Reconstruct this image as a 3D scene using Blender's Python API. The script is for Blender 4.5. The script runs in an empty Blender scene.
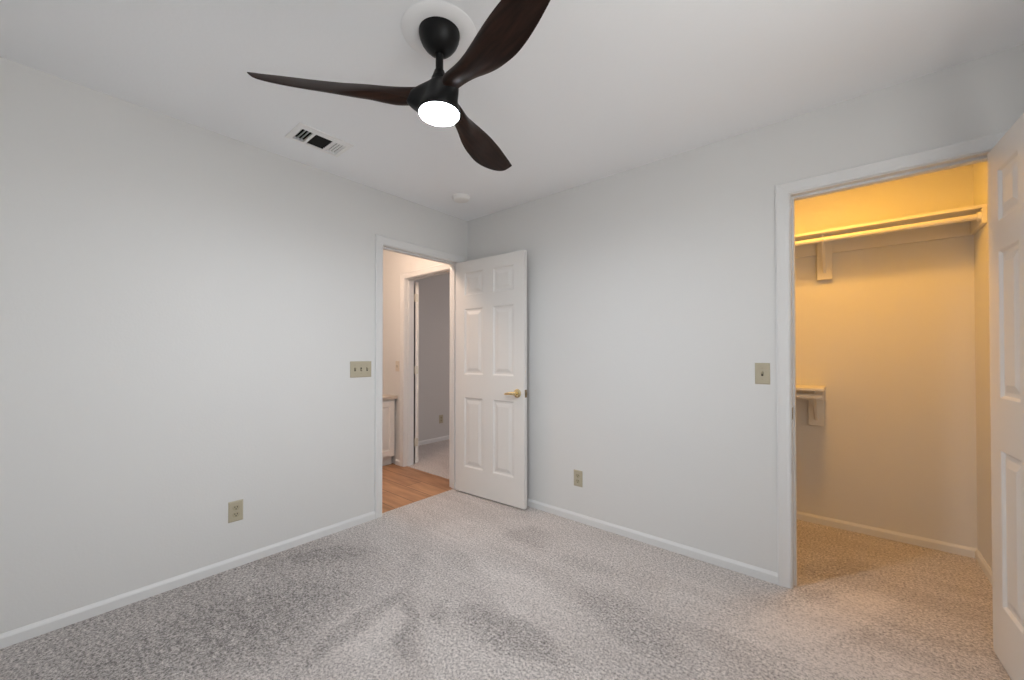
import bpy, bmesh, math
from mathutils import Vector, Matrix

scene = bpy.context.scene
col = scene.collection
R = math.radians

# ------------------------------------------------------------------ camera
F_PX = 394.504
cd = bpy.data.cameras.new('camera')
cam = bpy.data.objects.new('camera', cd)
col.objects.link(cam)
cd.sensor_fit = 'HORIZONTAL'
cd.sensor_width = 36.0
cd.lens = F_PX / 1024 * 36
cd.shift_y = (351.366 - 340) / 1024
cd.clip_start = 0.02
cam.location = (2.66357, -2.49955, 1.20455)
cam.rotation_euler = (math.pi / 2 + 0.009524, 0, 0.704409)
scene.camera = cam

# ------------------------------------------------------------------ colour management, sky
scene.view_settings.view_transform = 'Standard'
scene.view_settings.look = 'None'
scene.view_settings.gamma = 1.0
scene.view_settings.use_curve_mapping = False
scene.view_settings.exposure = 0.13
w = bpy.data.worlds.new('sky')
scene.world = w
w.use_nodes = True
wb = w.node_tree.nodes['Background']
wb.inputs[0].default_value = (0.80, 0.90, 1.0, 1)
wb.inputs[1].default_value = 1.0


# ------------------------------------------------------------------ lights
def area(name, loc, rot, sx, sy, power, color, spread=180):
    l = bpy.data.lights.new(name, 'AREA')
    l.shape = 'RECTANGLE'; l.size = sx; l.size_y = sy
    l.energy = power; l.color = color; l.spread = R(spread)
    o = bpy.data.objects.new(name, l); col.objects.link(o)
    o.location = loc; o.rotation_euler = rot
    return o


def bulb(name, loc, power, color, rad=0.06):
    l = bpy.data.lights.new(name, 'POINT')
    l.energy = power; l.color = color; l.shadow_soft_size = rad
    o = bpy.data.objects.new(name, l); col.objects.link(o)
    o.location = loc
    return o


for k in range(6):        # light strips added in the unseen window, tilted up to brighten the ceiling
    area('window_uplight_fill', (3.462, -1.95, 0.95 + 0.2 * k), (R(90 + 32), 0, R(90)), 1.2, 0.19, 3.3, (1.0, 0.98, 0.945))
cl = area('closet_lamp_light', (2.55, 0.24, 2.425), (0, 0, 0), 0.22, 0.22, 13.0, (1.0, 0.475, 0.062))
cl.data.shape = 'DISK'
bulb('hall_lamp_light', (-0.45, -0.92, 2.36), 25, (1.0, 0.73, 0.55), 0.08)
area('far_room_daylight', (0.3, 3.10, 1.5), (R(90), 0, R(180)), 1.0, 1.0, 14.5, (1.0, 0.86, 0.82))

# ------------------------------------------------------------------ materials
def new_mat(name):
    m = bpy.data.materials.new(name); m.use_nodes = True
    return m, m.node_tree.nodes, m.node_tree.links, m.node_tree.nodes['Principled BSDF']


def simple(name, c, rough=0.5, metal=0.0, bump=0.0, bscale=200, var=0.0, coat=0.0):
    m, N, L, b = new_mat(name)
    b.inputs['Base Color'].default_value = (*c, 1)
    b.inputs['Roughness'].default_value = rough
    b.inputs['Metallic'].default_value = metal
    b.inputs['Coat Weight'].default_value = coat
    tc = N.new('ShaderNodeTexCoord')
    nz = N.new('ShaderNodeTexNoise')
    nz.inputs['Scale'].default_value = bscale
    nz.inputs['Detail'].default_value = 4
    L.new(tc.outputs['Object'], nz.inputs['Vector'])
    if bump:
        bp = N.new('ShaderNodeBump')
        bp.inputs['Strength'].default_value = bump
        bp.inputs['Distance'].default_value = 0.002
        L.new(nz.outputs[0], bp.inputs['Height'])
        L.new(bp.outputs[0], b.inputs['Normal'])
    if var:
        n2 = N.new('ShaderNodeTexNoise'); n2.inputs['Scale'].default_value = 1.7
        L.new(tc.outputs['Object'], n2.inputs['Vector'])
        mx = N.new('ShaderNodeMix'); mx.data_type = 'RGBA'
        mx.inputs[6].default_value = (*[v * (1 - var) for v in c], 1)
        mx.inputs[7].default_value = (*[min(1, v * (1 + var)) for v in c], 1)
        L.new(n2.outputs[0], mx.inputs[0]); L.new(mx.outputs[2], b.inputs['Base Color'])
    return m


M_wall = simple('wall_paint', (0.725, 0.722, 0.712), 0.62, bump=0.25, bscale=90, var=0.012)
M_ceil = simple('ceiling_paint', (0.92, 0.935, 0.955), 0.8, bump=0.2, bscale=70, var=0.01)
M_far_dim = simple('far_room_dimmed_paint', (0.62, 0.61, 0.60), 0.6, bump=0.2, bscale=90)  # same wall paint, its colour darkened for the dimness of that room
M_trim = simple('trim_paint', (0.75, 0.752, 0.75), 0.5, bump=0.05, bscale=60)
M_door = simple('door_paint', (0.775, 0.755, 0.73), 0.38, bump=0.08, bscale=120)
M_shelf = simple('shelf_paint', (0.78, 0.76, 0.72), 0.45, bump=0.05, bscale=80)
M_ivory = simple('ivory_plastic', (0.47, 0.42, 0.31), 0.35)
M_ivory2 = simple('ivory_plastic_device', (0.42, 0.37, 0.26), 0.3)
M_dark = simple('dark_slot', (0.02, 0.018, 0.014), 0.6)
M_brass = simple('brass', (0.74, 0.61, 0.36), 0.25, 1.0)
M_latch = simple('aged_brass', (0.30, 0.22, 0.12), 0.35, 1.0)
M_hinge = simple('painted_hinge', (0.62, 0.58, 0.50), 0.4, 0.3)
M_black = simple('matte_black_metal', (0.0045, 0.0045, 0.005), 0.42, 0.0, bump=0.03)
M_black.node_tree.nodes['Principled BSDF'].inputs['Specular IOR Level'].default_value = 0.22
M_plast = simple('white_plastic', (0.82, 0.81, 0.79), 0.4)
M_ventm = simple('vent_enamel', (0.89, 0.89, 0.885), 0.45)
M_duct = simple('duct_and_slat_black', (0.012, 0.012, 0.012), 0.8)
M_counter = simple('counter_laminate', (0.55, 0.47, 0.40), 0.3)
M_cab = simple('cabinet_paint', (0.78, 0.74, 0.70), 0.4)
M_alu = simple('window_frame_vinyl', (0.75, 0.75, 0.74), 0.4)

# glowing lens
m, N, L, b = new_mat('frosted_lens')
b.inputs['Base Color'].default_value = (0.9, 0.9, 0.9, 1)
b.inputs['Emission Color'].default_value = (0.945, 1.0, 1.07, 1)
b.inputs['Emission Strength'].default_value = 285
M_lens = m

# window glass
m, N, L, b = new_mat('window_glass')
b.inputs['Base Color'].default_value = (0.95, 0.98, 0.97, 1)
b.inputs['Roughness'].default_value = 0.02
b.inputs['Transmission Weight'].default_value = 1.0
b.inputs['IOR'].default_value = 1.45
M_glass = m

# walnut for the fan blades
m, N, L, b = new_mat('dark_walnut')
tc = N.new('ShaderNodeTexCoord'); mp = N.new('ShaderNodeMapping')
mp.inputs['Scale'].default_value = (3, 45, 45)
nz = N.new('ShaderNodeTexNoise'); nz.inputs['Scale'].default_value = 1.6; nz.inputs['Detail'].default_value = 6
cr = N.new('ShaderNodeValToRGB')
cr.color_ramp.elements[0].position = 0.35; cr.color_ramp.elements[0].color = (0.011, 0.0050, 0.0032, 1)
cr.color_ramp.elements[1].position = 0.70; cr.color_ramp.elements[1].color = (0.030, 0.0125, 0.0075, 1)
L.new(tc.outputs['Object'], mp.inputs['Vector']); L.new(mp.outputs[0], nz.inputs['Vector'])
L.new(nz.outputs[0], cr.inputs[0]); L.new(cr.outputs[0], b.inputs['Base Color'])
b.inputs['Roughness'].default_value = 0.45
b.inputs['Specular IOR Level'].default_value = 0.16
M_walnut = m


def carpet(name, tint, swathes=()):
    m, N, L, b = new_mat(name)
    tc = N.new('ShaderNodeTexCoord')

    def noise(scale, detail=2, rough=0.5, vec=None, dist=0.0):
        n = N.new('ShaderNodeTexNoise')
        n.inputs['Scale'].default_value = scale; n.inputs['Detail'].default_value = detail
        n.inputs['Roughness'].default_value = rough; n.inputs['Distortion'].default_value = dist
        L.new(vec or tc.outputs['Object'], n.inputs['Vector'])
        return n.outputs[0]

    def mapped(rot, sc):
        mp = N.new('ShaderNodeMapping')
        mp.inputs['Rotation'].default_value = (0, 0, R(rot)); mp.inputs['Scale'].default_value = sc
        L.new(tc.outputs['Object'], mp.inputs['Vector'])
        return mp.outputs[0]

    def ramp(v, p0, c0, p1, c1):
        r = N.new('ShaderNodeValToRGB')
        r.color_ramp.elements[0].position = p0; r.color_ramp.elements[0].color = c0
        r.color_ramp.elements[1].position = p1; r.color_ramp.elements[1].color = c1
        L.new(v, r.inputs[0])
        return r.outputs[0]

    def mix(f, a, bb, mode='MIX'):
        x = N.new('ShaderNodeMix'); x.data_type = 'RGBA'; x.blend_type = mode
        if isinstance(f, float): x.inputs[0].default_value = f
        else: L.new(f, x.inputs[0])
        for s, v in ((6, a), (7, bb)):
            if isinstance(v, tuple): x.inputs[s].default_value = v
            else: L.new(v, x.inputs[s])
        return x.outputs[2]

    t = tint
    fleck = noise(92, 5, 0.80)
    pile = fleck
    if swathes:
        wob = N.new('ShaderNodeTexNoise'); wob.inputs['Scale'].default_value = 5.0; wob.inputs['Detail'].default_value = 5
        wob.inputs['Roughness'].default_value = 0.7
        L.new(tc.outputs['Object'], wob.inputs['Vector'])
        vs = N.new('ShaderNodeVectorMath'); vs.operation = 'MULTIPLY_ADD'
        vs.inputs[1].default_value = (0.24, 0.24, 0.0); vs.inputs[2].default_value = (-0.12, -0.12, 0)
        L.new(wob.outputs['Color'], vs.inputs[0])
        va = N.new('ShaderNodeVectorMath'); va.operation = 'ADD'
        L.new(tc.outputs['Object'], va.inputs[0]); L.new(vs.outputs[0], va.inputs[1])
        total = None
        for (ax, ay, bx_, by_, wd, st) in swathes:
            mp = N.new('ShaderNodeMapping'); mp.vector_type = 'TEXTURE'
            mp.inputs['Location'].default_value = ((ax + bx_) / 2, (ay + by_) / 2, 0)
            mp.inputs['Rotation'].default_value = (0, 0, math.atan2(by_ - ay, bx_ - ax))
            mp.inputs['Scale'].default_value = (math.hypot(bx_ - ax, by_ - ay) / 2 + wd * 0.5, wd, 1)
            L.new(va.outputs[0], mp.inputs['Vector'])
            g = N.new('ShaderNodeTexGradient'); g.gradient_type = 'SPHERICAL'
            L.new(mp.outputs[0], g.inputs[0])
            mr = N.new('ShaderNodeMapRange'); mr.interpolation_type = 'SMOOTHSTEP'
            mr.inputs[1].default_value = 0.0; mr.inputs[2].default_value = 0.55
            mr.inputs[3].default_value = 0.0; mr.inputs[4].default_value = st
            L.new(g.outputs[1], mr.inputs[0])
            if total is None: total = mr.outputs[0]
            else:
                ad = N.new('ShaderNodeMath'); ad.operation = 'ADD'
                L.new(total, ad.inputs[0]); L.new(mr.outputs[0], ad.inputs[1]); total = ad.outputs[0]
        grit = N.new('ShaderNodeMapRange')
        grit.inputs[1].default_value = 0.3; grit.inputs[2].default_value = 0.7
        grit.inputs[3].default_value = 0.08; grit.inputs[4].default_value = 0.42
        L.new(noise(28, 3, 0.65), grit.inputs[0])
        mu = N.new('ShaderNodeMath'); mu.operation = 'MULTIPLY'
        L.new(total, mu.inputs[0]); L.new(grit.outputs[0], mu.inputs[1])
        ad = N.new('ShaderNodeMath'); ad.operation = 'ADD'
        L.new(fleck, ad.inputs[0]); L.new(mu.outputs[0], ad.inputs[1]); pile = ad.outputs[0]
    base = ramp(pile, 0.33, (0.12 * t[0], 0.10 * t[1], 0.092 * t[2], 1), 0.585, (0.90 * t[0], 0.83 * t[1], 0.79 * t[2], 1))
    mid = ramp(noise(38, 3, 0.6), 0.3, (0.84, 0.83, 0.82, 1), 0.7, (1, 1, 1, 1))
    c = mix(1.0, base, mid, 'MULTIPLY')
    # faint brushed strokes of the vacuum in two directions
    s1 = ramp(noise(1.0, 3, 0.6, mapped(52, (1.2, 6.0, 1)), 0.6), 0.42, (0.88, 0.87, 0.865, 1), 0.60, (1, 1, 1, 1))
    s2 = ramp(noise(1.0, 2, 0.6, mapped(8, (1.5, 5.0, 1)), 0.8), 0.40, (0.90, 0.89, 0.885, 1), 0.58, (1, 1, 1, 1))
    msk = ramp(noise(0.8, 2), 0.45, (0, 0, 0, 1), 0.55, (1, 1, 1, 1))
    c = mix(1.0, c, mix(msk, s1, s2), 'MULTIPLY')
    L.new(c, b.inputs['Base Color'])
    b.inputs['Roughness'].default_value = 0.95
    b.inputs['Sheen Weight'].default_value = 0.25
    b.inputs['Sheen Roughness'].default_value = 0.6
    b.inputs['Specular IOR Level'].default_value = 0.15
    bp = N.new('ShaderNodeBump'); bp.inputs['Strength'].default_value = 0.9; bp.inputs['Distance'].default_value = 0.008
    L.new(fleck, bp.inputs['Height']); L.new(bp.outputs[0], b.inputs['Normal'])
    return m


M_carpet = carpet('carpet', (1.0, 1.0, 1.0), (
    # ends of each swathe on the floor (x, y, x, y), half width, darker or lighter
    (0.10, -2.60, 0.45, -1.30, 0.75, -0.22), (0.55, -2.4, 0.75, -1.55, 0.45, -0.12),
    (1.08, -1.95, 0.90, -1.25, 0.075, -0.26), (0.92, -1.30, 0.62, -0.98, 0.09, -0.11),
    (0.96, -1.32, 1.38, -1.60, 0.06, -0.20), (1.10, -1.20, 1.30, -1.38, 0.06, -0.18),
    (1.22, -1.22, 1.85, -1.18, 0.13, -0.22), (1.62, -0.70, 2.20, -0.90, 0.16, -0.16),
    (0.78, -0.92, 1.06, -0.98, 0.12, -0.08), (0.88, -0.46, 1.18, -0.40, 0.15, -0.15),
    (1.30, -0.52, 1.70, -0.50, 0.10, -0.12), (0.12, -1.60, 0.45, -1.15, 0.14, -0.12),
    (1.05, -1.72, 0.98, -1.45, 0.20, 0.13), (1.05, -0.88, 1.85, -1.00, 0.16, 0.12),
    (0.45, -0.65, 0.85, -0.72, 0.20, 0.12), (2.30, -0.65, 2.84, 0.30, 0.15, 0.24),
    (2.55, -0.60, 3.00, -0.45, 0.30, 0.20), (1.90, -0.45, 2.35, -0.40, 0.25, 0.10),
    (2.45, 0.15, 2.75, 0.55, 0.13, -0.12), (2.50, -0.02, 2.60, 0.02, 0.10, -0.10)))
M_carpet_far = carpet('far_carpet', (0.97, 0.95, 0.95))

# hall planks
m, N, L, b = new_mat('oak_planks')
tc = N.new('ShaderNodeTexCoord')
br = N.new('ShaderNodeTexBrick')
br.offset = 0.37; br.inputs['Scale'].default_value = 1.0
br.inputs['Brick Width'].default_value = 1.2; br.inputs['Row Height'].default_value = 0.18
br.inputs['Mortar Size'].default_value = 0.003; br.inputs['Bias'].default_value = 0.0
br.inputs['Color1'].default_value = (0.31, 0.145, 0.068, 1)
br.inputs['Color2'].default_value = (0.63, 0.345, 0.18, 1)
br.inputs['Mortar'].default_value = (0.13, 0.06, 0.03, 1)
mp = N.new('ShaderNodeMapping'); mp.inputs['Scale'].default_value = (2.2, 16, 1)
nz = N.new('ShaderNodeTexNoise'); nz.inputs['Scale'].default_value = 1.2; nz.inputs['Detail'].default_value = 5
L.new(tc.outputs['Object'], br.inputs['Vector'])
L.new(tc.outputs['Object'], mp.inputs['Vector']); L.new(mp.outputs[0], nz.inputs['Vector'])
cr = N.new('ShaderNodeValToRGB')
cr.color_ramp.elements[0].position = 0.3; cr.color_ramp.elements[0].color = (0.62, 0.58, 0.55, 1)
cr.color_ramp.elements[1].position = 0.65; cr.color_ramp.elements[1].color = (1, 1, 1, 1)
mx = N.new('ShaderNodeMix'); mx.data_type = 'RGBA'; mx.blend_type = 'MULTIPLY'; mx.inputs[0].default_value = 1
L.new(nz.outputs[0], cr.inputs[0]); L.new(br.outputs[0], mx.inputs[6]); L.new(cr.outputs[0], mx.inputs[7])
L.new(mx.outputs[2], b.inputs['Base Color'])
b.inputs['Roughness'].default_value = 0.4
M_oak = m


# ------------------------------------------------------------------ mesh helpers
def box(bm, x0, x1, y0, y1, z0, z1, mat=None):
    vs = [bm.verts.new(p) for p in ((x0, y0, z0), (x1, y0, z0), (x1, y1, z0), (x0, y1, z0),
                                    (x0, y0, z1), (x1, y0, z1), (x1, y1, z1), (x0, y1, z1))]
    if mat is not None:
        for v in vs: v.co = mat @ v.co
    for f in ((0, 3, 2, 1), (4, 5, 6, 7), (0, 1, 5, 4), (1, 2, 6, 5), (2, 3, 7, 6), (3, 0, 4, 7)):
        bm.faces.new([vs[i] for i in f])
    return vs


def bar(bm, p, q, wx, wy, up=(0, 0, 1)):
    """rectangular bar from p to q"""
    p, q = Vector(p), Vector(q)
    d = (q - p).normalized()
    s = d.cross(Vector(up)).normalized(); t = s.cross(d)
    vs = []
    for c in (p, q):
        for a, e in ((-1, -1), (1, -1), (1, 1), (-1, 1)):
            vs.append(bm.verts.new(c + s * a * wx / 2 + t * e * wy / 2))
    for f in ((0, 3, 2, 1), (4, 5, 6, 7), (0, 1, 5, 4), (1, 2, 6, 5), (2, 3, 7, 6), (3, 0, 4, 7)):
        bm.faces.new([vs[i] for i in f])


def tube(bm, pts, rad, seg=16, cap=True):
    pts = [Vector(p) for p in pts]
    rads = rad if isinstance(rad, (list, tuple)) else [rad] * len(pts)
    rings = []
    ref = None
    for i, p in enumerate(pts):
        d = (pts[min(i + 1, len(pts) - 1)] - pts[max(i - 1, 0)]).normalized()
        if ref is None:
            ref = Vector((0, 0, 1)) if abs(d.z) < 0.9 else Vector((1, 0, 0))
        s = d.cross(ref).normalized(); t = s.cross(d).normalized()
        ref = t
        rings.append([bm.verts.new(p + (s * math.cos(a) + t * math.sin(a)) * rads[i])
                      for a in [2 * math.pi * k / seg for k in range(seg)]])
    for a, b_ in zip(rings, rings[1:]):
        for k in range(seg):
            bm.faces.new((a[k], a[(k + 1) % seg], b_[(k + 1) % seg], b_[k]))
    if cap:
        bm.faces.new(rings[0][::-1]); bm.faces.new(rings[-1])


def lathe(bm, prof, seg=48, centre=(0, 0)):
    """profile of (radius, z) turned round the vertical axis"""
    cx, cy = centre
    rings = []
    for r, z in prof:
        if r < 1e-6:
            rings.append([bm.verts.new((cx, cy, z))])
        else:
            rings.append([bm.verts.new((cx + r * math.cos(2 * math.pi * k / seg), cy + r * math.sin(2 * math.pi * k / seg), z))
                          for k in range(seg)])
    for a, b_ in zip(rings, rings[1:]):
        for k in range(seg):
            k2 = (k + 1) % seg
            if len(a) == 1 and len(b_) == 1: continue
            if len(a) == 1: bm.faces.new((a[0], b_[k2], b_[k]))
            elif len(b_) == 1: bm.faces.new((a[k], a[k2], b_[0]))
            else: bm.faces.new((a[k], a[k2], b_[k2], b_[k]))
    if prof[0] == prof[-1]:
        return
    if len(rings[0]) > 1: bm.faces.new(rings[0][::-1])
    if len(rings[-1]) > 1: bm.faces.new(rings[-1])


def obj(name, bm, mat, parent=None, smooth=False, bevel=0.0):
    bmesh.ops.recalc_face_normals(bm, faces=bm.faces)
    me = bpy.data.meshes.new(name); bm.to_mesh(me); bm.free()
    me.materials.append(mat)
    o = bpy.data.objects.new(name, me); col.objects.link(o)
    if smooth:
        for p in me.polygons: p.use_smooth = True
        md = o.modifiers.new('split', 'EDGE_SPLIT'); md.split_angle = R(40)
    if bevel:
        md = o.modifiers.new('bevel', 'BEVEL'); md.width = bevel; md.segments = 2
        md.limit_method = 'ANGLE'; md.angle_limit = R(40)
    if parent is not None: o.parent = parent
    return o


def struct(name, bm, mat, **k):
    o = obj(name, bm, mat, **k)
    o['kind'] = 'structure'
    return o


def tag(o, label, cat, group=None):
    o['label'] = label; o['category'] = cat
    if group: o['group'] = group
    return o


def thing(name, label, cat, loc=(0, 0, 0), rz=0.0, group=None):
    o = bpy.data.objects.new(name, None); col.objects.link(o)
    o.empty_display_size = 0.05
    o.location = loc; o.rotation_euler = (0, 0, rz)
    return tag(o, label, cat, group)


def BM(): return bmesh.new()


# ------------------------------------------------------------------ the shell
H = 2.44          # ceiling height
T = 0.115         # wall thickness
XR, YB = 3.40, -3.05
D1 = (-0.868, -0.112, 2.035)     # bedroom doorway (y0, y1, height) in the left wall
D2 = (2.443, 3.153, 2.040)       # closet doorway (x0, x1, height) in the right wall
D3 = (-0.985, -0.225, 2.030)     # doorway across the hall, same wall line
J = 0.018


def wall_x(bm, x0, x1, y0, y1, holes, z1=H):
    """wall running along y with openings (ya, yb, za, zb)"""
    c = y0
    for a, b_, za, zb in sorted(holes):
        box(bm, x0, x1, c, a, 0, z1)
        if za > 0: box(bm, x0, x1, a, b_, 0, za)
        if zb < z1: box(bm, x0, x1, a, b_, zb, z1)
        c = b_
    box(bm, x0, x1, c, y1, 0, z1)


def wall_y(bm, x0, x1, y0, y1, holes, z1=H):
    c = x0
    for a, b_, za, zb in sorted(holes):
        box(bm, c, a, y0, y1, 0, z1)
        if za > 0: box(bm, a, b_, y0, y1, 0, za)
        if zb < z1: box(bm, a, b_, y0, y1, zb, z1)
        c = b_
    box(bm, c, x1, y0, y1, 0, z1)


bm = BM(); wall_x(bm, -T, 0, YB, 0, [(D1[0] - J, D1[1] + J, 0, D1[2] + J)]); struct('wall_left', bm, M_wall)
bm = BM(); wall_y(bm, -1.75, XR, 0, T, [(D3[0] - J, D3[1] + J, 0, D3[2] + J), (D2[0] - J, D2[1] + J, 0, D2[2] + J)])
struct('wall_right', bm, M_wall)
WIN = (-2.57, -1.33, 0.83, 2.07)      # window (y0, y1, z0, z1) in the wall facing the left wall
bm = BM(); wall_y(bm, -T, XR + T, YB - T, YB, []); struct('wall_back', bm, M_wall)
bm = BM(); wall_x(bm, XR, XR + T, YB, T, [WIN]); struct('wall_window', bm, M_wall)
CX, CY = 3.245, 1.08             # closet right wall and back wall
bm = BM(); wall_y(bm, 1.30, CX, CY, CY + T, []); struct('wall_closet_back', bm, M_wall)
bm = BM(); wall_x(bm, CX, CX + T, T, CY + T, []); struct('wall_closet_right', bm, M_wall)
bm = BM(); wall_x(bm, 1.20, 1.30, T, 3.20, []); struct('wall_closet_left', bm, M_wall)
bm = BM(); wall_x(bm, -1.865, -1.75, -2.60, T, []); struct('wall_hall_far', bm, M_wall)
bm = BM(); wall_y(bm, -1.865, -T, -2.70, -2.60, []); struct('wall_hall_end', bm, M_wall)
bm = BM(); wall_x(bm, -1.815, -1.70, T, 3.20, []); struct('wall_far_room_left', bm, M_far_dim)
bm = BM(); wall_y(bm, -1.815, 1.30, 3.20, 3.30, []); struct('wall_far_room_back', bm, M_far_dim)

VENT = (0.272, 0.412, -1.612, -1.366)     # duct opening in the ceiling
bm = BM()
x0, x1, y0, y1 = -1.9, 3.6, -3.2, 3.35
box(bm, x0, VENT[0], y0, y1, H, H + 0.1); box(bm, VENT[1], x1, y0, y1, H, H + 0.1)
box(bm, VENT[0], VENT[1], y0, VENT[2], H, H + 0.1); box(bm, VENT[0], VENT[1], VENT[3], y1, H, H + 0.1)
struct('ceiling', bm, M_ceil)

bm = BM()
box(bm, -0.045, XR + T, YB - T, 0.0, -0.05, 0); box(bm, 1.20, CX + T, 0.0, CY + T, -0.05, 0)
struct('floor', bm, M_carpet)
bm = BM(); box(bm, -1.865, -0.045, -2.70, 0.035, -0.05, -0.003); struct('floor_hall', bm, M_oak)
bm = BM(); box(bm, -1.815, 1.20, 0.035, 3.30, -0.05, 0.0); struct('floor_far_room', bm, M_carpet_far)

# ------------------------------------------------------------------ casings and jambs
CAS = [(0.0, 0.0), (0.0, 0.008), (0.006, 0.0105), (0.018, 0.0095), (0.044, 0.0135), (0.053, 0.0165), (0.060, 0.013), (0.060, 0.0)]


def casing(bm, a, b_, h, to3):
    """mitred U of moulding; to3(u, out, z) maps it onto a wall"""
    a, b_, h = a - 0.005, b_ + 0.005, h + 0.005
    rows = []
    for wv, d in CAS:
        rows.append([bm.verts.new(to3(u, d, z)) for u, z in ((a - wv, 0), (a - wv, h + wv), (b_ + wv, h + wv), (b_ + wv, 0))])
    n = len(rows)
    for i in range(n):
        r0, r1 = rows[i], rows[(i + 1) % n]
        for k in range(3):
            bm.faces.new((r0[k], r0[k + 1], r1[k + 1], r1[k]))
    bm.faces.new([r[0] for r in rows]); bm.faces.new([r[3] for r in rows][::-1])


def jamb(bm, a, b_, h, to3, stop):
    """lining of an opening; to3(u, depth, z), depth 0..T; stop = (depth0, depth1)"""
    def bx(u0, u1, d0, d1, z0, z1):
        vs = [bm.verts.new(to3(*p)) for p in ((u0, d0, z0), (u1, d0, z0), (u1, d1, z0), (u0, d1, z0),
                                              (u0, d0, z1), (u1, d0, z1), (u1, d1, z1), (u0, d1, z1))]
        for f in ((0, 3, 2, 1), (4, 5, 6, 7), (0, 1, 5, 4), (1, 2, 6, 5), (2, 3, 7, 6), (3, 0, 4, 7)):
            bm.faces.new([vs[i] for i in f])
    bx(a - J, a, 0, T, 0, h + J); bx(b_, b_ + J, 0, T, 0, h + J); bx(a, b_, 0, T, h, h + J)
    s0, s1 = stop
    bx(a, a + 0.011, s0, s1, 0, h); bx(b_ - 0.011, b_, s0, s1, 0, h); bx(a + 0.011, b_ - 0.011, s0, s1, h - 0.011, h)


def on_left(u, out, z): return (out, u, z)            # room face of the left wall
def on_left_hall(u, out, z): return (-T - out, u, z)
def on_right(u, out, z): return (u, -out, z)          # room face of the right wall
def on_right_back(u, out, z): return (u, T + out, z)


bm = BM(); casing(bm, *D1, on_left); casing(bm, *D1, on_left_hall)
jamb(bm, *D1, lambda u, d, z: (-d, u, z), (0.040, 0.075)); struct('trim_1', bm, M_trim)
bm = BM(); casing(bm, *D2, on_right)
jamb(bm, *D2, lambda u, d, z: (u, d, z), (0.040, 0.075)); t2 = struct('trim_2', bm, M_trim)
bm = BM(); casing(bm, *D3, on_right); casing(bm, *D3, on_right_back)
jamb(bm, *D3, lambda u, d, z: (u, d, z), (0.040, 0.075)); t3 = struct('trim_3', bm, M_trim)
# strike plate let into the closet jamb
bm = BM(); box(bm, D2[0] - 0.001, D2[0] + 0.002, 0.004, 0.046, 0.870, 0.930)
o = obj('strike_plate', bm, M_latch, parent=t2); o['label'] = 'small dark brass strike plate'

# baseboards
BH, BT = 0.056, 0.012


def baseboard(name, p, q, nx, ny, mat=M_trim):
    bm = BM()
    prof = [(0, 0), (BT, 0), (BT, BH * 0.72), (BT * 0.75, BH * 0.84), (BT * 0.45, BH * 0.93), (BT * 0.3, BH), (0, BH)]
    rows = [[bm.verts.new((x + nx * d, y + ny * d, z)) for d, z in prof] for x, y in (p, q)]
    n = len(prof)
    for i in range(n):
        bm.faces.new((rows[0][i], rows[0][(i + 1) % n], rows[1][(i + 1) % n], rows[1][i]))
    bm.faces.new(rows[0]); bm.faces.new(rows[1][::-1])
    return struct(name, bm, mat)


c1 = 0.065
baseboard('baseboard_left', (0, YB), (0, D1[0] - c1), 1, 0)
baseboard('baseboard_right', (0.0, 0), (D2[0] - c1, 0), 0, -1)
baseboard('baseboard_right_end', (D2[1] + c1, 0), (XR, 0), 0, -1)
baseboard('baseboard_side', (XR, YB), (XR, -BT), -1, 0)
baseboard('baseboard_closet_back', (1.30, CY), (CX, CY), 0, -1)
baseboard('baseboard_closet_right', (CX, T), (CX, CY - BT), -1, 0)
baseboard('baseboard_hall', (-1.14, 0), (D3[0] - c1, 0), 0, -1)
baseboard('baseboard_far_room', (-1.70, T), (-1.70, 3.20), 1, 0)

# unseen window, placed on this side so its light misses the closet
bm = BM()
fy0, fy1, fz0, fz1 = WIN
fxa, fxb = XR + T - 0.05, XR + T - 0.005
for a in (fy0, fy1 - 0.045, (fy0 + fy1) / 2 - 0.022):
    box(bm, fxa, fxb, a, a + 0.045, fz0, fz1)
box(bm, fxa, fxb, fy0 + 0.045, fy1 - 0.045, fz0, fz0 + 0.045)
box(bm, fxa, fxb, fy0 + 0.045, fy1 - 0.045, fz1 - 0.045, fz1)
wf = struct('window_1', bm, M_alu)
bm = BM(); box(bm, fxa + 0.02, fxa + 0.026, fy0 + 0.045, fy1 - 0.045, fz0 + 0.045, fz1 - 0.045)
obj('pane', bm, M_glass, parent=wf)

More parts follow.
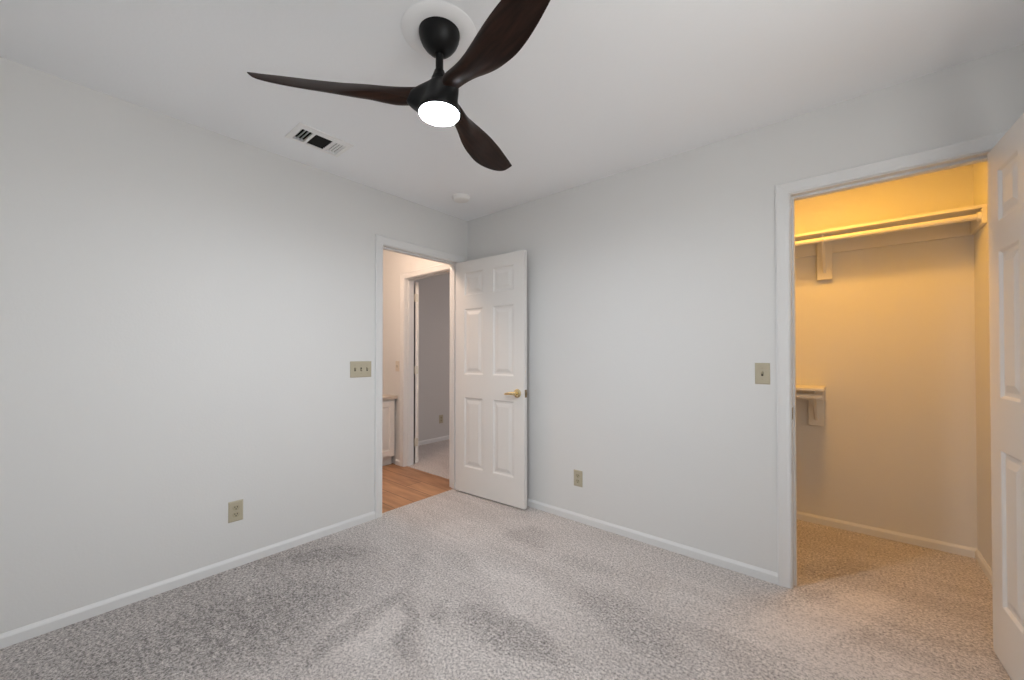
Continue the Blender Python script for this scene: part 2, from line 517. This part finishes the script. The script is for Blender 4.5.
# ------------------------------------------------------------------ six-panel doors
def door_leaf(bm, wd, h, th, z0=0.012):
    """leaf in local space: u from 0 (hinge) to wd along +x, faces at y=0 and y=th"""
    st, mul = 0.105, 0.11
    pw = (wd - 2 * st - mul) / 2
    us = [0, st, st + pw, st + pw + mul, wd - st, wd]
    zs = [z0, 0.235, 0.838, 1.038, 1.609, 1.722, 1.925, h]
    loops = [(0.0, 0.0), (0.004, 0.002), (0.011, 0.0090), (0.020, 0.0098), (0.026, 0.0098), (0.054, 0.002)]
    for side in (0, 1):
        def P(u, d, z): return (u, d if side == 0 else th - d, z)
        for i in range(5):
            for j in range(7):
                u0, u1, za, zb = us[i], us[i + 1], zs[j], zs[j + 1]
                if i in (1, 3) and j in (1, 3, 5):
                    prev = None
                    for ins, d in loops:
                        ins = min(ins, 0.054)
                        ring = [bm.verts.new(P(*p)) for p in ((u0 + ins, d, za + ins), (u1 - ins, d, za + ins),
                                                              (u1 - ins, d, zb - ins), (u0 + ins, d, zb - ins))]
                        if prev:
                            for k in range(4):
                                bm.faces.new((prev[k], prev[(k + 1) % 4], ring[(k + 1) % 4], ring[k]))
                        prev = ring
                    bm.faces.new(prev)
                else:
                    bm.faces.new([bm.verts.new(P(*p)) for p in ((u0, 0, za), (u1, 0, za), (u1, 0, zb), (u0, 0, zb))])
    for j in range(7):
        for u in (0, wd):
            bm.faces.new([bm.verts.new(p) for p in ((u, 0, zs[j]), (u, th, zs[j]), (u, th, zs[j + 1]), (u, 0, zs[j + 1]))])
    for i in range(5):
        for z in (z0, h):
            bm.faces.new([bm.verts.new(p) for p in ((us[i], 0, z), (us[i + 1], 0, z), (us[i + 1], th, z), (us[i], th, z))])
    bmesh.ops.remove_doubles(bm, verts=bm.verts, dist=1e-5)


def hinge(bm, z, flat=0.0):
    tube(bm, [(0, 0, z - 0.044), (0, 0, z + 0.044)], 0.0055, 10)


def make_door(name, pin, ang, wd, h, mirror, mat=M_door):
    """pin = (x, y); ang = direction of the leaf; visible face at local y = -0.041 side when mirror=-1"""
    bm = BM(); door_leaf(bm, wd, h, 0.035)
    off = Matrix.Translation((0.003, 0.006, 0)) if mirror > 0 else Matrix.Translation((0.003, -0.041, 0))
    bmesh.ops.transform(bm, matrix=off, verts=bm.verts)
    o = struct(name, bm, mat)
    o.location = (pin[0], pin[1], 0); o.rotation_euler = (0, 0, ang)
    for z in (0.24, 1.04, 1.84):
        hb = BM(); tube(hb, [(0, 0, z - 0.044), (0, 0, z + 0.044)], 0.0055, 10)
        # leaf let into the door edge
        ys = (0.0, 0.036) if mirror > 0 else (-0.036, 0.0)
        box(hb, 0.0, 0.0032, ys[0], ys[1], z - 0.044, z + 0.044)
        obj('hinge', hb, M_hinge, parent=o, smooth=True)
    return o


def lever(parent, u, z, ydir, y0, toward, mat=M_brass):
    """lever handle on the face at local y0, pointing along local x * toward"""
    h = bpy.data.objects.new('door_handle', None); col.objects.link(h); h.parent = parent
    h.empty_display_size = 0.03
    bm = BM()
    tube(bm, [(u, y0, z), (u, y0 + ydir * 0.006, z), (u, y0 + ydir * 0.011, z)], [0.034, 0.034, 0.026], 28)
    obj('rosette', bm, mat, parent=h, smooth=True)
    bm = BM()
    tube(bm, [(u, y0 + ydir * 0.010, z), (u, y0 + ydir * 0.034, z)], 0.0125, 18)
    tube(bm, [(u - toward * 0.012, y0 + ydir * 0.042, z), (u + toward * 0.02, y0 + ydir * 0.045, z + 0.001),
              (u + toward * 0.055, y0 + ydir * 0.046, z - 0.002), (u + toward * 0.082, y0 + ydir * 0.044, z - 0.006),
              (u + toward * 0.096, y0 + ydir * 0.040, z - 0.009)], [0.013, 0.0135, 0.0105, 0.009, 0.007], 16)
    obj('lever', bm, mat, parent=h, smooth=True)


# bedroom door: pin on the room side of its jamb, swung 93 degrees into the room
A1 = R(93.2)
d1 = make_door('door_1', (0.006, -0.110), -math.pi / 2 + A1, 0.748, 2.022, -1)
lever(d1, 0.685, 0.905, -1, -0.041, -1)
lever(d1, 0.685, 0.905, 1, -0.006, -1)
bm = BM(); box(bm, 0.7505, 0.7525, -0.036, -0.011, 0.875, 0.935); box(bm, 0.752, 0.760, -0.029, -0.018, 0.895, 0.915)
o = obj('latch_plate', bm, M_latch, parent=d1); o['label'] = 'dark brass latch plate on the door edge'

# closet door: hinged on the right jamb, swung 93 degrees into the room
d2 = make_door('door_2', (3.147, -0.008), math.pi + R(93), 0.700, 2.027, -1)
lever(d2, 0.637, 0.905, -1, -0.041, -1)
lever(d2, 0.637, 0.905, 1, -0.006, -1)

# far-room door: hinged on the left jamb, swung wide open into that room (only its hinge edge shows)
d3 = make_door('door_3', (-0.991, T + 0.022), R(149), 0.752, 2.020, -1)

tag(d1, 'white six-panel bedroom door with a brass lever, standing open beside the corner', 'door')
tag(d2, 'white six-panel closet door standing open at the right edge of the view', 'door')
tag(d3, 'white door open into the far dim room, only its hinge edge showing', 'door')

# ------------------------------------------------------------------ ceiling fan
FC = (1.480, -1.536)
BL = [  # radius, trailing edge (t, z), leading edge (t, z), half thickness above, belly below
    (0.020, -0.006, 2.240, 0.006, 2.166, 0.008, 0.008),
    (0.060, -0.011, 2.234, 0.010, 2.166, 0.012, 0.018),
    (0.100, -0.012, 2.228, 0.014, 2.168, 0.014, 0.042),
    (0.150, -0.012, 2.224, 0.023, 2.170, 0.011, 0.048),
    (0.200, -0.013, 2.224, 0.036, 2.168, 0.008, 0.045),
    (0.250, -0.016, 2.227, 0.050, 2.160, 0.007, 0.038),
    (0.300, -0.020, 2.230, 0.058, 2.151, 0.006, 0.032),
    (0.350, -0.024, 2.232, 0.060, 2.144, 0.0055, 0.023),
    (0.400, -0.026, 2.234, 0.061, 2.141, 0.0050, 0.015),
    (0.450, -0.026, 2.235, 0.058, 2.144, 0.0050, 0.010),
    (0.500, -0.025, 2.236, 0.052, 2.151, 0.0046, 0.0072),
    (0.550, -0.022, 2.236, 0.044, 2.161, 0.0044, 0.0064),
    (0.600, -0.019, 2.236, 0.034, 2.174, 0.0040, 0.0056),
    (0.640, -0.017, 2.235, 0.022, 2.189, 0.0036, 0.0048),
    (0.662, -0.015, 2.235, 0.012, 2.202, 0.0032, 0.0040),
    (0.678, -0.014, 2.2345, 0.000, 2.218, 0.0026, 0.0032),
    (0.688, -0.0132, 2.234, -0.009, 2.2295, 0.0018, 0.0020),
]


def lerp_rows(rows, n):
    """smooth (Catmull-Rom) resampling of the section table"""
    out = []
    for i in range(len(rows) - 1):
        p0, p1, p2, p3 = rows[max(i - 1, 0)], rows[i], rows[i + 1], rows[min(i + 2, len(rows) - 1)]
        for k in range(n):
            t = k / n
            out.append([0.5 * ((2 * b_) + (c - a) * t + (2 * a - 5 * b_ + 4 * c - d) * t * t + (3 * b_ - a - 3 * c + d) * t ** 3)
                        for a, b_, c, d in zip(p0, p1, p2, p3)])
    out.append(list(rows[-1]))
    return out


def blade_bm():
    bm = BM()
    nseg = 12
    rings = []
    for r, tm, zm, tp, zp, th, bel in lerp_rows(BL, 3):
        e0, e1 = Vector((tm, zm)), Vector((tp, zp))
        ch = e1 - e0
        nrm = Vector((-ch.y, ch.x)).normalized()
        ring = []
        for k in range(2 * nseg):
            if k <= nseg: s, sg = k / nseg, 1
            else: s, sg = (2 * nseg - k) / nseg, -1
            prof = max(0.0, math.sin(math.pi * min(max(s, 0), 1))) ** 0.55
            p = e0 + ch * s + nrm * (th if sg > 0 else -bel) * prof
            ring.append(bm.verts.new((r, p.x, p.y)))
        rings.append(ring)
    n = 2 * nseg
    for a, b_ in zip(rings, rings[1:]):
        for k in range(n):
            bm.faces.new((a[k], a[(k + 1) % n], b_[(k + 1) % n], b_[k]))
    bm.faces.new(rings[0][::-1]); bm.faces.new(rings[-1])
    return bm


fan = thing('ceiling_fan', 'three-blade dark walnut ceiling fan with a lit round lamp, hanging from a black canopy', 'ceiling fan', (FC[0], FC[1], H))


def fan_part(name, bm, mat, rz=0.0, smooth=True, parent=fan):
    o = obj(name, bm, mat, parent=parent, smooth=smooth)
    o.location = (0, 0, -H); o.rotation_euler = (0, 0, rz)
    return o


bm = BM(); lathe(bm, [(0.0765, H), (0.077, H - 0.010), (0.074, H - 0.026), (0.067, H - 0.042), (0.056, H - 0.058),
                      (0.042, H - 0.072), (0.028, H - 0.081), (0.018, H - 0.085)])
fan_part('canopy', bm, M_black)
bm = BM(); tube(bm, [(0, 0, H - 0.083), (0, 0, 2.262)], 0.0145, 20); fan_part('downrod', bm, M_black)
bm = BM(); lathe(bm, [(0.0185, 2.292), (0.0205, 2.286), (0.027, 2.268), (0.030, 2.262), (0.031, 2.240), (0.036, 2.228)], 32)
fan_part('coupling', bm, M_black)
# housing: round at the lamp, swelling into three lobes where the blades root
HUB = [  # radius, height, swell of the lobes
    (0.026, 2.254, 0.000), (0.036, 2.246, 0.006), (0.043, 2.236, 0.018), (0.048, 2.225, 0.032), (0.053, 2.212, 0.046),
    (0.058, 2.198, 0.056), (0.063, 2.184, 0.060), (0.068, 2.171, 0.057), (0.073, 2.159, 0.047), (0.077, 2.149, 0.031),
    (0.0795, 2.141, 0.015), (0.0805, 2.135, 0.005), (0.0805, 2.129, 0.0), (0.0785, 2.126, 0.0), (0.0760, 2.1255, 0.0)]
bm = BM()
SEG = 96
rings = []
for r0, z, sw in HUB:
    ring = []
    for k in range(SEG):
        a = 2 * math.pi * k / SEG
        c3 = 0.5 + 0.5 * math.cos(3 * (a - R(107.7)))
        rr = r0 + sw * c3 ** 2.8
        ring.append(bm.verts.new((rr * math.cos(a), rr * math.sin(a), z)))
    rings.append(ring)
for a, b_ in zip(rings, rings[1:]):
    for k in range(SEG):
        bm.faces.new((a[k], a[(k + 1) % SEG], b_[(k + 1) % SEG], b_[k]))
bm.faces.new(rings[0]); bm.faces.new(rings[-1][::-1])
fan_part('motor_housing', bm, M_black)
bm = BM(); lathe(bm, [(0.0755, 2.130), (0.0752, 2.1235), (0.071, 2.1215), (0.058, 2.1200), (0.03, 2.1190), (0.0, 2.1187)], 56)
o = fan_part('lamp_lens', bm, M_lens); o['label'] = 'glowing round frosted lamp lens'
for k in range(3):
    fan_part('blade', blade_bm(), M_walnut, R(107.7 + 120 * k))

bm = BM(); lathe(bm, centre=(FC[0], FC[1]), prof=[(0.079, H), (0.1385, H), (0.142, H - 0.002), (0.1385, H - 0.0045), (0.079, H - 0.0045), (0.079, H)], seg=64)
M_med = simple('medallion_plaster', (0.91, 0.915, 0.925), 0.85, bump=0.3, bscale=45, var=0.03)
tag(obj('ceiling_medallion', bm, M_med, smooth=True), 'plain round white plate flat on the ceiling around the fan canopy', 'ceiling plate')

# ------------------------------------------------------------------ ceiling vent
vx0, vx1, vy0, vy1 = 0.252, 0.460, -1.643, -1.343
vent = thing('ceiling_vent', 'white three-way air register with dark slots in the ceiling near the left wall', 'air vent',
             ((vx0 + vx1) / 2, (vy0 + vy1) / 2, H))
vo = Vector(vent.location)


def vent_part(name, bm, mat):
    o = obj(name, bm, mat, parent=vent); o.location = -vo
    return o


bm = BM()
ix0, ix1, iy0, iy1 = VENT
za, zb = H - 0.005, H - 0.0005
box(bm, vx0, ix0, vy0, vy1, za, zb); box(bm, ix1, vx1, vy0, vy1, za, zb)
box(bm, ix0, ix1, vy0, iy0, za, zb); box(bm, ix0, ix1, iy1, vy1, za, zb)
ymid = (-1.545, -1.436)
for y in ymid: box(bm, ix0, ix1, y - 0.007, y + 0.007, za, zb)
vent_part('frame', bm, M_ventm)
bm = BM()
box(bm, ix0, ix1, iy0, iy1, H + 0.095, H + 0.099)
for a in (ix0, ix1 - 0.001): box(bm, a, a + 0.001, iy0, iy1, H + 0.012, H + 0.095)
for a in (iy0, iy1 - 0.001): box(bm, ix0 + 0.001, ix1 - 0.001, a, a + 0.001, H + 0.012, H + 0.095)
vent_part('duct', bm, M_duct)


def slat(p, q, tilt_dir, wd=0.016):
    bm = BM()
    p, q = Vector(p), Vector(q)
    d = Vector(tilt_dir)
    vs = []
    for c in (p, q):
        for s, e in ((-0.5, 0), (0.5, 0), (0.5, 1), (-0.5, 1)):
            vs.append(bm.verts.new(c + d * wd * s + Vector((0, 0, 0.0012)) * e))
    for f in ((0, 3, 2, 1), (4, 5, 6, 7), (0, 1, 5, 4), (1, 2, 6, 5), (2, 3, 7, 6), (3, 0, 4, 7)):
        bm.faces.new([vs[i] for i in f])
    return bm


zc = H + 0.002
for k in range(4):
    y = iy0 + 0.004 + k * 0.0190
    vent_part('slat', slat((ix0, y, zc), (ix1, y, zc), (0, 0.15, 0.98), 0.0135), M_ventm)
for k in range(6):
    x = ix0 + 0.012 + k * 0.0232
    vent_part('slat', slat((x, ymid[0] + 0.007, zc), (x, ymid[1] - 0.007, zc), (0.5, 0, 0.85), 0.012), M_duct)  # middle slats coloured black for the shade between the louvres
for k in range(4):
    y = ymid[1] + 0.015 + k * 0.0165
    vent_part('slat', slat((ix0, y, zc), (ix1, y, zc), (0, -0.90, 0.40), 0.0102), M_ventm)

# ------------------------------------------------------------------ smoke detector
sd = thing('smoke_detector', 'round white smoke detector on the ceiling near the corner above the bedroom doorway', 'smoke detector', (0.371, -0.418, H))
bm = BM(); lathe(bm, [(0.071, 0), (0.071, -0.008), (0.069, -0.011)], 40); obj('base', bm, M_plast, parent=sd, smooth=True)
bm = BM(); lathe(bm, [(0.066, -0.010), (0.065, -0.018), (0.059, -0.026), (0.046, -0.030), (0.020, -0.032), (0.0, -0.032)], 40)
obj('cover', bm, M_plast, parent=sd, smooth=True)

# ------------------------------------------------------------------ switches and outlets
def plate(bm, wd, h):
    d = 0.0055; i = 0.006
    a = [bm.verts.new(p) for p in ((-wd / 2, 0, -h / 2), (wd / 2, 0, -h / 2), (wd / 2, 0, h / 2), (-wd / 2, 0, h / 2))]
    m_ = [bm.verts.new((v.co.x, -0.0025, v.co.z)) for v in a]
    b_ = [bm.verts.new(((abs(v.co.x) - i) * (1 if v.co.x > 0 else -1), -d, (abs(v.co.z) - i) * (1 if v.co.z > 0 else -1))) for v in a]
    for r0, r1 in ((a, m_), (m_, b_)):
        for k in range(4): bm.faces.new((r0[k], r0[(k + 1) % 4], r1[(k + 1) % 4], r1[k]))
    bm.faces.new(b_); bm.faces.new(a[::-1])


def screw(bm, x, z):
    tube(bm, [(x, -0.005, z), (x, -0.0066, z)], 0.0032, 10)


M_pale = simple('pale_plastic', (0.66, 0.60, 0.52), 0.35)


def switch(n, label, loc, rz, group=None, pm=M_ivory, dm=M_ivory2):
    t = thing('light_switch', label, 'light switch', loc, rz, group)
    wd = 0.070 + 0.046 * (n - 1)
    bm = BM(); plate(bm, wd, 0.115); obj('cover_plate', bm, pm, parent=t)
    for k in range(n):
        x = (k - (n - 1) / 2) * 0.046
        tb = BM()
        # slot surround and the toggle itself
        box(tb, x - 0.0048, x + 0.0048, -0.0065, -0.0050, -0.0125, 0.0125)
        obj('toggle_slot', tb, M_dark, parent=t)
        tb = BM()
        up = 1 if k != 1 else -1
        bar(tb, (x, -0.006, 0.0), (x, -0.018, up * 0.010), 0.0075, 0.010, up=(0, 0, 1))
        obj('toggle', tb, dm, parent=t, bevel=0.001)
        for z in (0.030, -0.030):
            tb = BM(); screw(tb, x, z); obj('screw', tb, dm, parent=t)
    return t


def outlet(label, loc, rz, group):
    t = thing('wall_outlet', label, 'outlet', loc, rz, group)
    bm = BM(); plate(bm, 0.072, 0.116); obj('cover_plate', bm, M_ivory, parent=t)
    for s in (1, -1):
        zc_ = s * 0.0195
        tb = BM()
        seg = 20
        ring = []
        for k in range(seg):
            a = 2 * math.pi * k / seg
            ring.append((0.0172 * math.cos(a), max(-0.0135, min(0.0135, 0.0172 * math.sin(a)))))
        f = [tb.verts.new((x, -0.0052, zc_ + z)) for x, z in ring]
        g = [tb.verts.new((x, -0.0072, zc_ + z)) for x, z in ring]
        for k in range(seg): tb.faces.new((f[k], f[(k + 1) % seg], g[(k + 1) % seg], g[k]))
        tb.faces.new(g); tb.faces.new(f[::-1])
        rc = obj('receptacle', tb, M_ivory2, parent=t)
        sb = BM()
        box(sb, -0.0075, -0.0045, -0.0078, -0.0070, zc_ + 0.0005, zc_ + 0.0085)
        box(sb, 0.0045, 0.0075, -0.0078, -0.0070, zc_ + 0.0005, zc_ + 0.0085)
        tube(sb, [(0, -0.0070, zc_ - 0.0065), (0, -0.0078, zc_ - 0.0065)], 0.0030, 10)
        obj('slots', sb, M_dark, parent=rc)
    tb = BM(); screw(tb, 0, 0); obj('screw', tb, M_ivory2, parent=t)
    return t


LEFTW = math.pi / 2      # a plate that faces +x
switch(3, 'ivory triple light switch on the left wall beside the bedroom doorway', (0, -1.043, 1.103), LEFTW)
switch(1, 'ivory single light switch beside the closet doorway', (2.314, 0, 1.105), 0)
sh = switch(1, 'small pale light switch on the hall wall, seen through the bedroom doorway', (-1.118, 0, 1.083), 0, None, M_pale, M_pale)
outlet('ivory duplex outlet low on the left wall', (0, -1.799, 0.316), LEFTW, 'ivory wall outlets')
outlet('ivory duplex outlet low on the wall between the open bedroom door and the closet', (1.170, 0, 0.311), 0, 'ivory wall outlets')
outlet('small tan outlet on the dim wall of the far room, seen through both doorways', (-1.70, 1.092, 0.305), LEFTW, 'ivory wall outlets')

# ------------------------------------------------------------------ closet shelves, rods, brackets
def shelf(name_label, x0, x1, z1, right_wall):
    t = thing('closet_shelf', name_label, 'shelf', (x0, CY, z1))
    o = Vector(t.location)
    bm = BM(); box(bm, x0, x1, CY - 0.295, CY, z1 - 0.018, z1)
    p = obj('board', bm, M_shelf, parent=t, bevel=0.002); p.location = -o
    bm = BM(); box(bm, x0, x1, CY - 0.018, CY, z1 - 0.018 - 0.085, z1 - 0.018)
    p = obj('back_cleat', bm, M_shelf, parent=t, bevel=0.002); p.location = -o
    if right_wall:
        bm = BM(); box(bm, x1 - 0.018, x1, CY - 0.295, CY - 0.018, z1 - 0.018 - 0.085, z1 - 0.018)
        p = obj('side_cleat', bm, M_shelf, parent=t, bevel=0.002); p.location = -o
    return t


def rod(label, x0, x1, y, z, socket_right):
    t = thing('closet_rod', label, 'closet rod', (x0, y, z))
    o = Vector(t.location)
    bm = BM(); tube(bm, [(x0, y, z), (x1, y, z)], 0.0165, 24)
    p = obj('pole', bm, M_shelf, parent=t, smooth=True); p.location = -o
    if socket_right:
        bm = BM(); tube(bm, [(x1 - 0.014, y, z), (x1, y, z)], [0.025, 0.027], 24)
        p = obj('end_socket', bm, M_shelf, parent=t, smooth=True); p.location = -o
    return t


def bracket(label, xc, pw, zt, zb_, rod_y, rod_z):
    """xc centre of the plate, zt underside of the board"""
    t = thing('shelf_bracket', label, 'shelf bracket', (xc, CY, zb_), group='closet shelf brackets')
    o = Vector(t.location)
    bm = BM(); box(bm, xc - pw / 2, xc + pw / 2, CY - 0.036, CY - 0.0182, zb_, zt)
    p = obj('back_plate', bm, M_shelf, parent=t, bevel=0.002); p.location = -o
    bm = BM()
    yb = CY - 0.037
    bar(bm, (xc, yb - 0.002, zb_ + 0.03), (xc, yb - 0.002, zt - 0.001), 0.022, 0.004, up=(0, 1, 0))
    bar(bm, (xc, yb, zt - 0.002), (xc, rod_y + 0.02, zt - 0.002), 0.022, 0.004)
    bar(bm, (xc, yb - 0.003, zb_ + 0.045), (xc, rod_y + 0.03, zt - 0.010), 0.016, 0.006)
    p = obj('arm', bm, M_shelf, parent=t); p.location = -o
    bm = BM()
    pts = []
    for k in range(11):
        a = R(35 + k * 21)
        pts.append((xc, rod_y + 0.0205 * math.cos(a) * -1 * -1, rod_z + 0.0205 * math.sin(a)))
    pts = [(xc, rod_y + 0.0205 * math.cos(R(a)), rod_z + 0.0205 * math.sin(R(a))) for a in range(70, -191, -20)]
    pts = [(xc, rod_y + 0.024, zt - 0.004)] + pts
    for a, b_ in zip(pts, pts[1:]): bar(bm, a, b_, 0.016, 0.0045, up=(1, 0, 0)) if False else tube(bm, [a, b_], 0.0042, 8)
    p = obj('rod_hook', bm, M_shelf, parent=t, smooth=True); p.location = -o
    return t


S1, S2 = 2.025, 0.985
RY = CY - 0.262
shelf('long white closet shelf high on the closet back wall', 1.32, CX, S1, True)
rod('long white hanging rod under the high closet shelf', 1.32, CX - 0.0185, RY, 1.968, True)
bracket('white bracket under the high closet shelf', 2.545, 0.086, S1 - 0.018, 1.738, RY, 1.968)
shelf('short white low closet shelf ending beside the closet doorway edge', 1.32, 2.545, S2, False)
rod('short white hanging rod under the low closet shelf', 1.32, 2.535, RY, 0.925, False)
bracket('white bracket at the end of the low closet shelf', 2.492, 0.086, S2 - 0.018, 0.702, RY, 0.925)

# ------------------------------------------------------------------ hall cabinet
KX = -1.140
cab = thing('hall_cabinet', 'white raised-panel base cabinet in the hall, at the left edge of the doorway view', 'cabinet', (KX, -0.7, 0))
o = Vector(cab.location)


def cpart(name, bm, parent=cab, **k):
    p = obj(name, bm, M_cab, parent=parent, **k)
    p.location = -o if parent is cab else (0, 0, 0)
    return p


bm = BM(); box(bm, -1.735, KX - 0.001, -1.40, -0.020, 0.095, 0.722); cpart('body', bm)
bm = BM(); box(bm, -1.735, KX - 0.060, -1.40, -0.020, -0.002, 0.095); cpart('toe_kick', bm)
for k in range(3):
    ya = -1.385 + k * 0.455
    yb = ya + 0.440
    bm = BM()
    z0_, z1_ = 0.115, 0.700
    prev = None
    back = [bm.verts.new(p) for p in ((KX, ya, z0_), (KX, yb, z0_), (KX, yb, z1_), (KX, ya, z1_))]
    bm.faces.new(back)
    prev = back
    for ins, d in ((0.0, 0.018), (0.055, 0.018), (0.062, 0.010), (0.075, 0.010), (0.100, 0.016)):
        ring = [bm.verts.new((KX + d, yy, zz)) for yy, zz in ((ya + ins, z0_ + ins), (yb - ins, z0_ + ins), (yb - ins, z1_ - ins), (ya + ins, z1_ - ins))]
        for i in range(4): bm.faces.new((prev[i], prev[(i + 1) % 4], ring[(i + 1) % 4], ring[i]))
        prev = ring
    bm.faces.new(prev)
    cpart('door', bm)
bm = BM(); box(bm, -1.745, KX + 0.030, -1.42, -0.0015, 0.7225, 0.757)
tag(obj('countertop', bm, M_counter, bevel=0.004), 'beige countertop lying on the hall cabinet', 'countertop')
